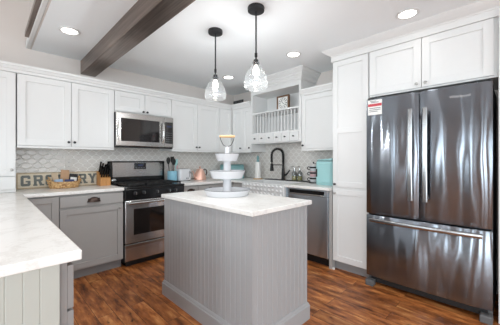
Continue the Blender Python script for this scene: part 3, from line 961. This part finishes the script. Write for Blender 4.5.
# ------------------------------------------------------------------ pendants
def pendant(name, label, x, y, ztop, zbot, r):
    t = thing(name, label, 'pendant light', (x, y, CEIL), 0, 'glass pendants over the island')
    mb = MB(); mb.lathe([(0, 0), (.066, 0), (.068, -.008), (.066, -.03), (.012, -.034), (0, -.034)], 28); mb.build('canopy', M['dark_metal'], t, smooth=True)
    zt, zb = ztop-CEIL, zbot-CEIL
    mb = MB(); mb.tube([(0, 0, -.0345), (0, 0, zt)], .0065, 8); mb.build('rod', M['dark_metal'], t, smooth=True)
    mb = MB(); mb.lathe([(0, zt), (.011, zt), (.011, zt-.03), (.006, zt-.035), (.006, zt-.05), (.019, zt-.055), (.021, zt-.095), (.012, zt-.10), (0, zt-.10)], 18); mb.build('socket', M['dark_metal'], t, smooth=True)
    zg = zt-.068
    hgt = zg-zb
    prof = [(.024, zg), (.03, zg-.012), (.026, zg-.028)]
    for i in range(19):
        u = i/18
        rr = r*(.30+.70*math.sin(min(u*1.3, 1)*PI/2)**.8)*(1-.06*max(0, u-.8)/.2)+.0025*math.sin(u*30)
        prof.append((rr, zg-.034-(hgt-.034)*u))
    mb = MB(); mb.lathe(prof, 36, caps=False)
    g = mb.build('glass_shade', M['shade_glass'], t, smooth=True)
    mb = MB(); c = zt-.10
    mb.lathe([(0, c), (.013, c), (.014, c-.012), (.023, c-.030), (.028, c-.052), (.023, c-.072), (.010, c-.081), (0, c-.082)], 18); mb.build('bulb', M['bulb'], t, smooth=True)
    l = bpy.data.lights.new('pendant_glow', 'POINT'); l.energy = 9; l.shadow_soft_size = .03; l.color = (.97, .99, 1)
    lo = bpy.data.objects.new('pendant_glow', l); COL.objects.link(lo); lo.parent = t; lo.location = (0, 0, zb+.01)
    return t
pendant('pendant_light', 'clear glass bell pendant hanging farther over the island, left of the pair', 1.533, 2.009, 2.085, 1.805, .100)
pendant('pendant_light', 'clear glass bell pendant hanging nearer over the island, right of the pair', 1.532, 1.477, 2.085, 1.800, .096)

# ------------------------------------------------------------------ recessed lights
for x, y, lab in ((.557, 2.977, 'round recessed ceiling light left of the beam'), (2.489, .650, 'round recessed ceiling light in front of the fridge cabinet'),
                  (2.511, 1.822, 'round recessed ceiling light near the plate rack cornice'), (2.528, 2.999, 'round recessed ceiling light nearest the room corner')):
    t = thing('recessed_light', lab, 'ceiling light', (x, y, CEIL-.0005), 0, 'recessed ceiling lights')
    mb = MB(); mb.lathe([(.062, -.001), (.085, -.001), (.088, -.006), (.08, -.011), (.066, -.009), (.062, -.001)], 32); mb.build('trim_ring', M['white_trim'], t, smooth=True)
    mb = MB(); mb.lathe([(0, -.0015), (.0615, -.0015), (.0615, -.005), (0, -.006)], 32); mb.build('diffuser', M['disc'], t, smooth=True)
    l = bpy.data.lights.new('downlight', 'SPOT'); l.energy = 2; l.spot_size = math.radians(150); l.spot_blend = .9; l.shadow_soft_size = .06; l.color = (.97, .99, 1)
    lo = bpy.data.objects.new('downlight', l); COL.objects.link(lo); lo.parent = t; lo.location = (0, 0, -.03)

# three unseen, stronger downlights with rings, added to brighten counter and floor
for k, (x, y) in enumerate(((.557, 1.82), (.557, .65), (2.489, -.52))):
    mb = MB(); mb.lathe([(.062, -.001), (.085, -.001), (.088, -.006), (.08, -.011), (.066, -.009), (.062, -.001)], 32)
    o = structure('trim_%d' % (k+8), mb, M['white_trim'], loc=(x, y, CEIL-.0005))
    l = bpy.data.lights.new('downlight', 'SPOT'); l.energy = 20; l.spot_size = math.radians(140); l.spot_blend = .9; l.shadow_soft_size = .06; l.color = (.97, .99, 1)
    lo = bpy.data.objects.new('downlight', l); COL.objects.link(lo); lo.parent = o; lo.location = (0, 0, -.03)

# ------------------------------------------------------------------ sign
t = thing('grocery_sign', 'weathered wooden GROCERY sign leaning behind the basket', 'sign', (.226, YA-.058, ZC+.0008))
t.rotation_euler = (-.14, 0, 0)
SWD, SHT = .80, .172
MB().box(0, SWD, 0, .02, 0, SHT, .002).build('board', M['sign'], t)
mb = MB(); b = .010
mb.box(0, SWD, -.004, -.0002, 0, b); mb.box(0, SWD, -.004, -.0002, SHT-b, SHT); mb.box(0, b, -.004, -.0002, b, SHT-b); mb.box(SWD-b, SWD, -.004, -.0002, b, SHT-b)
mb.build('border', M['sign_edge'], t)
def letter(mb, ch, x, z, w, h):
    s = w*.30; v = h*.19; c = s*.5
    def P(pts): 
        mb.M = Matrix.Translation((x, -.0002, z)) @ FRONT
        mb.prism(pts, 0, .0022); mb.M = Matrix.Identity(4)
    def B(x0, x1, y0, y1): P([(x0, y0), (x1, y0), (x1, y1), (x0, y1)])
    serif = lambda a, b2, y: B(a-.006, b2+.006, y, y+v*.72)
    if ch in 'GOC':
        P([(0, c), (s, c*1.0+v*.3), (s, h-c-v*.3), (0, h-c)])
        P([(0, h-c), (s*.9, h-v*1.2), (w-s*.9, h-v*1.2), (w, h-c), (w-c, h), (c, h)])
        P([(0, c), (c, 0), (w-c, 0), (w, c), (w-s*.9, v*1.2), (s*.9, v*1.2)])
        if ch == 'O': B(w-s, w, c, h-c)
        if ch == 'C': B(w-s, w, h*.66, h-c); B(w-s, w, c, h*.34)
        if ch == 'G': B(w-s, w, h*.66, h-c); B(w-s, w, c, h*.47); B(w*.5, w, h*.36, h*.5)
    if ch == 'R':
        B(s*.15, s*1.15, 0, h); serif(s*.15, s*1.15, 0); B(0, s, h-v, h)
        B(s*1.15, w-c, h-v, h); B(s*1.15, w-c, h*.42, h*.42+v)
        P([(w-s, h*.42+v*.6), (w-c*.6, h*.42), (w, h*.42+c), (w, h-c), (w-c*.6, h), (w-s, h-v*.6)])
        P([(w*.5, h*.42), (w*.5+s, h*.42), (w+.004, 0), (w-s, 0)]); B(w-s-.004, w+.012, 0, v*.72)
    if ch == 'E':
        B(s*.15, s*1.15, 0, h); B(0, w, h-v, h); B(0, w, 0, v); B(s, w*.75, h*.5-v/2, h*.5+v/2)
        B(w-s*.6, w, h*.68, h-v); B(w-s*.6, w, v, h*.32)
    if ch == 'Y':
        P([(0, h), (s, h), (w/2+s/2, h*.42), (w/2-s/2, h*.42)]); P([(w-s, h), (w, h), (w/2+s/2, h*.42), (w/2-s/2, h*.42)])
        B(w/2-s/2, w/2+s/2, 0, h*.45); serif(w/2-s/2, w/2+s/2, 0); B(-.008, s+.006, h-v*.72, h); B(w-s-.006, w+.008, h-v*.72, h)
mb = MB(); lw = .082
for i, ch in enumerate('GROCERY'):
    letter(mb, ch, .034+i*.1065, .028, lw, .116)
mb.build('lettering', M['letter'], t)

# outlet
t = thing('wall_outlet', 'pale wall outlet on the tiles above the basket', 'outlet', (.667, YA-.009, 1.118))
MB().box(0, .07, -.006, -.0002, 0, .115, .003, 2).build('cover_plate', M['outlet'], t)
for z in (.018, .066):
    o = MB().box(.018, .052, -.008, -.0062, z, z+.03, .001).build('socket', M['outlet'], t)
    MB().box(.027, .030, -.0085, -.0081, z+.012, z+.022).box(.040, .043, -.0085, -.0081, z+.012, z+.022).build('slot', M['ink'], o)

# ------------------------------------------------------------------ basket with pouches
BX, BY = .622, 3.585
t = thing('basket', 'oval woven wicker basket of snack packets on the counter', 'basket', (BX, BY, ZC+.0005))
BWD, BDP = .255, .17
def oval(w_, d_, z, n=36, lift=0.0, amp=0.0, ph=0):
    return [(w_/2*math.cos(2*PI*i/n), d_/2*math.sin(2*PI*i/n)*1.0, z+lift*abs(math.cos(2*PI*i/n))**6+amp*math.sin(9*2*PI*i/n+ph)) for i in range(n)]
mb = MB()
for k in range(5):
    z = .0095+k*.0125; q = k/4
    mb.tube(oval(BWD+.05*q, BDP+.035*q, z, 48, .022*q**2, .002, k*PI), .0088, 6, closed=True)
mb.loft([oval(BWD-.004, BDP-.004, .001), oval(BWD-.004, BDP-.004, .006)])
mb.build('woven_body', M['wicker'], t, smooth=True)
mb = MB(); mb.tube(oval(BWD+.058, BDP+.043, .066, 48, .028), .0085, 8, closed=True); mb.build('rim', M['wicker'], t, smooth=True)
for sx in (-1, 1):
    mb = MB(); mb.tube([(sx*(.125+.02*math.sin(PI*i/8)), -.05+.1*i/8, .085+.04*math.sin(PI*i/8)) for i in range(9)], .006, 8)
    mb.build('handle', M['wicker'], t, smooth=True)

def pouch(name, label, cat, x, y, z, w_, d_, h, m, tilt=(0, 0, 0), crimp=True, grp=None, band=None):
    t = thing(name, label, cat, (x, y, z), 0, grp); t.rotation_euler = tilt
    mb = MB(); rings = []
    prof = [(0, .92, .85), (.05, 1, 1), (.3, 1.0, 1.0), (.6, .99, .85), (.82, .97, .45), (.9, .95, .15), (1, .97, .10)] if crimp else [(0, .95, .9), (.04, 1, 1), (.5, 1, 1), (.96, 1, 1), (1, .95, .9)]
    for u, a, b2 in prof:
        rings.append(superellipse(w_*a, d_*b2, 5, 24, h*u))
    mb.loft(rings); mb.build('body', m, t, smooth=True)
    if band:
        MB().box(-w_*.36, w_*.36, -d_/2-.002, -d_/2+.002, h*band[0], h*band[1]).build('label_patch', M['paper'], t)
    return t
pouch('snack_pouch', 'brown kraft paper pouch with folded top, tallest in the basket', 'packet', BX+.005, BY+.03, ZC+.05, .085, .035, .15, M['kraft'], (-.12, .08, 0))
pouch('snack_pouch', 'beige pouch leaning at the left inside the basket', 'packet', BX-.072, BY+.016, ZC+.05, .06, .03, .12, M['pale_pouch'], (-.15, -.12, .1))
pouch('snack_pouch', 'black pouch with white label at the right of the basket', 'packet', BX+.082, BY+.012, ZC+.045, .085, .035, .11, M['black_matte'], (-.12, .12, -.05), band=(.25, .62))
pouch('snack_box', 'light blue packet lying at the front left of the basket', 'packet', BX-.052, BY-.038, ZC+.035, .08, .022, .065, M['light_blue'], (-.35, -.1, 0), False)
pouch('snack_box', 'navy blue packet lying at the front middle of the basket', 'packet', BX+.042, BY-.038, ZC+.035, .09, .022, .06, M['navy'], (-.35, .05, 0), False)

# ------------------------------------------------------------------ knife block
t = thing('knife_block', 'light wooden knife block full of black-handled knives beside the range', 'knife block', (1.030, 3.615, ZC+.0005))
mb = MB(); mb.M = Matrix(((0, 0, 1, -.055), (1, 0, 0, 0), (0, 1, 0, 0), (0, 0, 0, 1)))
mb.prism([(-.085, 0), (.085, 0), (.085, .165), (.05, .178), (-.085, .09)], 0, .11)
mb.build('block', M['block'], t)
sl = Vector((0, .135, .088)).normalized(); nr = Vector((0, -sl.z, sl.y))
for i in range(4):
    for j in range(3):
        yy = -.060+.045*j; p0 = Vector((-.040+.027*i, yy, .09+(yy+.085)*.088/.135))+nr*.0005
        ln = .105+.02*((i*2+j) % 3)
        mb = MB(); q = p0+nr*ln
        mb.tube([p0, p0+nr*ln*.3, p0+nr*ln*.7, q], [.009, .011, .0095, .011], 8)
        mb.build('knife_handle', M['black'], t, smooth=True)

# ------------------------------------------------------------------ items right of the range
t = thing('utensil_crock', 'sky blue crock of kitchen utensils right of the range', 'crock', (1.930, 3.56, ZC+.0005))
mb = MB(); mb.lathe([(0, 0), (.066, 0), (.070, .006), (.070, .15), (.067, .152), (.063, .15), (.063, .012), (0, .010)], 28); mb.build('jar', M['blue'], t, smooth=True)
def spoon(name, lab, dx, dy, lx, ly, h, m, kind):
    u = thing(name, lab, 'utensil', (1.930+dx, 3.56+dy, ZC+.013), 0, 'utensils in the blue crock')
    tp = Vector((lx, ly, h))
    mb = MB(); mb.tube([(0, 0, 0), tp*.5, tp], [.005, .005, .006], 8); mb.build('handle', m, u, smooth=True)
    mb = MB(); mb.M = Matrix.Translation(tp) 
    if kind == 'spoon': rr = [superellipse(.02, .012, 2, 16, -.01), superellipse(.055, .018, 2, 16, .02), superellipse(.066, .02, 2, 16, .045), superellipse(.05, .016, 2, 16, .075), superellipse(.012, .008, 2, 16, .09)]
    else: rr = [superellipse(.02, .01, 4, 16, -.01), superellipse(.05, .008, 6, 16, .012), superellipse(.06, .006, 6, 16, .08), superellipse(.055, .005, 6, 16, .085)]
    mb.loft(rr); mb.build('head', m, u, smooth=True)
spoon('serving_spoon', 'black serving spoon, left one in the blue crock', -.03, 0, -.035, -.005, .25, M['black_matte'], 'spoon')
spoon('slotted_spatula', 'black spatula standing tallest in the blue crock', .004, .02, .012, .01, .265, M['black_matte'], 'flat')
spoon('ladle', 'black ladle in front inside the blue crock', .0, -.03, .002, -.012, .235, M['black_matte'], 'spoon')
spoon('spatula', 'teal spatula leaning right in the blue crock', .03, .0, .03, .0, .225, M['teal'], 'flat')

t = thing('toaster', 'white two-slice toaster right of the blue crock', 'toaster', (2.105, 3.56, ZC+.0005), math.radians(4))
mb = MB(); mb.loft([superellipse(.19, .155, 6, 36, .008), superellipse(.205, .165, 6, 36, .02), superellipse(.205, .165, 6, 36, .15), superellipse(.195, .155, 6, 36, .172), superellipse(.17, .13, 6, 36, .181), superellipse(.15, .11, 6, 36, .182)])
mb.build('shell', M['enamel'], t, smooth=True)
for yy in (-.03, .03): MB().box(-.065, .065, yy-.011, yy+.011, .1825, .1835).build('slot', M['black_matte'], t)
MB().box(.052, .060, -.0865, -.0845, .05, .15).build('lever_track', M['ink'], t)
MB().box(.038, .074, -.100, -.087, .118, .132, .004).build('lever', M['chrome'], t)
for zz in (.035, .062): 
    mb = MB(); mb.M = Matrix.Translation((-.03+zz, -.0845, .04)) @ FRONT; mb.lathe([(0, 0), (.009, 0), (.008, .006), (0, .007)], 12); mb.build('button', M['ink'], t, smooth=True)
for sx in (-.075, .075):
    for sy in (-.055, .055): MB().box(sx-.012, sx+.012, sy-.012, sy+.012, 0, .0085).build('foot', M['black_matte'], t)

t = thing('soap_bottle', 'slim pinkish bottle with dark cap behind the white toaster', 'bottle', (2.09, 3.715, ZC+.0005))
mb = MB(); mb.lathe([(0, 0), (.026, 0), (.028, .01), (.028, .17), (.014, .20), (.013, .235), (0, .236)], 18); mb.build('body', M['pink'], t, smooth=True)
mb = MB(); mb.lathe([(0, .2365), (.016, .2365), (.016, .262), (.010, .266), (0, .267)], 14); mb.build('cap', M['bronze'], t, smooth=True)

t = thing('kettle', 'pink copper kettle on the counter in front of the tiles', 'kettle', (2.40, 3.545, ZC+.0005))
mb = MB(); mb.lathe([(0, 0), (.092, 0), (.100, .006), (.098, .03), (.085, .09), (.066, .135), (.055, .15), (.052, .156), (0, .157)], 30); mb.build('body', M['copper'], t, smooth=True)
mb = MB(); mb.lathe([(0, .1575), (.053, .1575), (.046, .170), (.02, .177), (.008, .180), (.007, .188), (.015, .194), (.016, .204), (.008, .212), (0, .213)], 22); mb.build('lid', M['copper'], t, smooth=True)
mb = MB(); mb.tube([(-.085, -.02, .035), (-.115, -.025, .05), (-.128, -.028, .085), (-.14, -.03, .125), (-.158, -.032, .14)], [.016, .013, .010, .008, .007], 10); mb.build('spout', M['copper'], t, smooth=True)
mb = MB(); mb.tube([(.052, 0, .145), (.09, 0, .165), (.122, 0, .15), (.128, 0, .11), (.115, 0, .065)], .008, 8); mb.build('handle', M['bronze'], t, smooth=True)

# bread box standing across the corner
t = thing('bread_box', 'dark teal bread box with black handle in the corner behind the tiered tray', 'bread box', (3.03, 3.50, ZC+.0005), math.radians(-40))
mb = MB(); mb.M = Matrix(((0, 0, 1, -.20), (1, 0, 0, 0), (0, 1, 0, 0), (0, 0, 0, 1)))
pr = [(-.12, .004), (.12, .004), (.12, .235)] + [(-.12+.10*(1-math.sin(PI/2*i/6)), .135+.10*math.cos(PI/2*i/6)) for i in range(7)]
mb.prism(pr, 0, .40); mb.build('box', M['teal_dark'], t)
for sx in (-.2, .188): 
    mb = MB(); mb.box(sx, sx+.012, -.122, .122, 0, .0038); mb.build('foot', M['black_matte'], t)
mb = MB(); mb.tube([(-.09, -.122, .085), (-.085, -.15, .10), (0, -.158, .125), (.085, -.15, .135), (.09, -.122, .13)], .008, 8); mb.build('handle', M['black_matte'], t, smooth=True)
mb = MB(); mb.box(-.19, .19, -.1225, -.1202, .018, .026); mb.build('trim_line', M['teal'], t)

# paper towel holder
t = thing('paper_towel_holder', 'white paper towel roll on a holder with teal finial, left of the faucet', 'paper towel', (3.15, 2.995, ZC+.0005))
mb = MB(); mb.lathe([(0, 0), (.075, 0), (.078, .006), (.074, .014), (0, .016)], 26); mb.build('base', M['light_wood'], t, smooth=True)
mb = MB(); mb.lathe([(.02, .0165), (.050, .0165), (.048, .10), (.043, .28), (.02, .28), (.02, .0165)], 28); mb.build('roll', M['paper'], t, smooth=True)
mb = MB(); mb.lathe([(0, .0165), (.008, .0165), (.008, .281), (.024, .283), (.026, .30), (.016, .315), (.022, .34), (.018, .365), (.006, .385), (0, .386)], 16); mb.build('finial', M['teal_dark'], t, smooth=True)

# soap bottles on a dark mat
o = MB().box(3.185, 3.29, 1.93, 2.88, ZC+.0004, ZC+.0105, .003).build('counter_mat', M['black_matte'])
tag(o, 'long narrow black mat behind the sink on the counter', 'mat')
for y, lab in ((2.335, 'glass soap bottle with pump behind the sink, nearer the faucet'), (2.238, 'glass soap bottle with pump behind the sink, nearer the mugs')):
    b = thing('soap_dispenser', lab, 'bottle', (3.24, y, ZC+.011), 0, 'glass soap bottles behind the sink')
    mb = MB(); mb.lathe([(0, 0), (.037, 0), (.04, .006), (.04, .10), (.034, .125), (.016, .14), (.015, .155), (.012, .155), (.013, .138), (.031, .122), (.037, .10), (.037, .006), (0, .004)], 22); mb.build('glass_body', M['glass'], b, smooth=True)
    mb = MB(); mb.lathe([(0, .0065), (.035, .0065), (.0362, .012), (.0362, .062), (0, .062)], 20); mb.build('liquid_soap', M['soap'], b, smooth=True)
    mb = MB(); mb.lathe([(0, .1555), (.017, .1555), (.017, .172), (.006, .175), (.005, .20), (0, .20)], 14); mb.tube([(0, 0, .199), (-.02, .012, .205), (-.042, .025, .198)], [.007, .006, .004], 8); mb.build('pump', M['chrome'], b, smooth=True)

# mug stand
t = thing('mug_stand', 'black wire mug stand between soap bottles and teal appliance', 'stand', (3.16, 1.962, ZC+.0005))
mb = MB(); mb.lathe([(0, 0), (.06, 0), (.06, .006), (0, .009)], 22); mb.build('base', M['black_matte'], t, smooth=True)
mb = MB(); mb.tube([(.0, -.062, .004), (.0, -.062, .24), (0, -.035, .262), (0, 0, .268)], .004, 8); mb.tube([(0, 0, .262), (0, 0, .285)], [.006, .009], 8); mb.build('wire_frame', M['black_matte'], t, smooth=True)
def mug(z, m, lab):
    b = thing('mug', lab, 'mug', (3.16, 1.962, ZC+z), 0, 'mugs stacked on the wire stand')
    mb = MB(); mb.lathe([(0, 0), (.034, 0), (.044, .012), (.048, .045), (.048, .072), (.045, .073), (.044, .046), (.038, .012), (0, .008)], 24); mb.build('cup', m, b, smooth=True)
    mb = MB(); mb.tube([(-.03, .036, .055), (-.045, .052, .06), (-.055, .062, .044), (-.045, .056, .024), (-.028, .036, .022)], .006, 8); mb.build('handle', M['black_matte'], b, smooth=True)
    mb = MB(); mb.lathe([(.0485, .040), (.0500, .042), (.0500, .060), (.0485, .062), (.0485, .040)], 24); mb.build('band', M['black_matte'], b, smooth=True)
mug(.011, M['enamel'], 'white mug with black band, lowest of the stack')
mug(.0855, M['pink'], 'pink mug with black band, middle of the stack')
mug(.160, M['enamel'], 'white mug with black band, topmost of the stack')

# teal appliance
t = thing('coffee_maker', 'teal countertop coffee maker with dark lid edge, against the pantry', 'coffee maker', (3.10, 1.702, ZC+.0005), RB)
mb = MB()
mb.loft([superellipse(.225, .26, 7, 36, 0), superellipse(.235, .27, 7, 36, .012), superellipse(.238, .27, 7, 36, .15), superellipse(.232, .265, 7, 36, .285), superellipse(.222, .255, 7, 36, .295)])
mb.build('body', M['teal'], t, smooth=True)
mb = MB(); mb.loft([superellipse(.226, .26, 7, 36, .2955), superellipse(.226, .26, 7, 36, .303)]); mb.build('lid_seam', M['black_matte'], t)
mb = MB(); rings = []
for u in (0, 1):
    rings.append([(x, y, .3035 + u*(.012+.018*((x/.21+.5)**2))) for x, y, _ in superellipse(.21, .245, 7, 36, 0)])
mb.loft(rings); mb.build('lid', M['teal'], t, smooth=True)
MB().box(-.06, .095, -.142, -.128, .03, .27, .006, 2).build('front_panel', M['teal'], t)
MB().box(-.104, -.084, -.139, -.1305, .10, .20, .003).build('side_grip', M['ink_dark'], t)

# ------------------------------------------------------------------ tiered tray on the island
t = thing('tiered_tray', 'white three-tier enamel tray with wooden grip on the island', 'tiered tray', (1.526, 1.828, ZC+.0006))
def tray(r, rb, z, h):
    mb = MB(); mb.lathe([(0, z), (rb, z), (rb+(r-rb)*.5, z+h*.45), (r, z+h-.002), (r-.003, z+h-.001), (rb+(r-rb)*.45, z+h*.45), (rb-.004, z+.004), (0, z+.004)], 48)
    o = mb.build('tray', M['enamel'], t, smooth=True)
    mb = MB(); mb.tube([(r*math.cos(2*PI*i/48), r*math.sin(2*PI*i/48), z+h) for i in range(48)], .0022, 6, closed=True)
    mb.build('rim', M['ink'], o, smooth=True)
tray(.204, .186, 0, .052); tray(.160, .132, .150, .068); tray(.108, .084, .302, .066)
mb = MB(); mb.lathe([(0, .0045), (.046, .0045), (.040, .02), (.035, .135), (.04, .149), (0, .1495)], 24); mb.build('post', M['enamel'], t, smooth=True)
mb = MB(); mb.lathe([(0, .1545), (.040, .1545), (.034, .17), (.033, .29), (.038, .301), (0, .3015)], 24); mb.build('post', M['enamel'], t, smooth=True)
mb = MB(); mb.lathe([(0, .3065), (.032, .3065), (.024, .33), (.019, .40), (.021, .42), (.012, .43), (0, .431)], 20); mb.build('post', M['enamel'], t, smooth=True)
uv = Vector((.71, -.70, 0))
mb = MB(); w0 = [uv*(-.062)+Vector((0, 0, .522)), uv*(-.058)+Vector((0, 0, .49)), uv*(-.035)+Vector((0, 0, .445)), Vector((0, 0, .425)), uv*(.035)+Vector((0, 0, .445)), uv*(.058)+Vector((0, 0, .49)), uv*(.062)+Vector((0, 0, .522))]
mb.tube(w0, .0028, 8); hd = mb.build('handle', M['dark_metal'], t, smooth=True)
mb = MB(); mb.tube([uv*q+Vector((0, 0, .522)) for q in (-.07, -.066, -.03, .03, .066, .07)], [.007, .011, .0125, .0125, .011, .007], 12); mb.build('grip', M['light_wood'], hd, smooth=True)
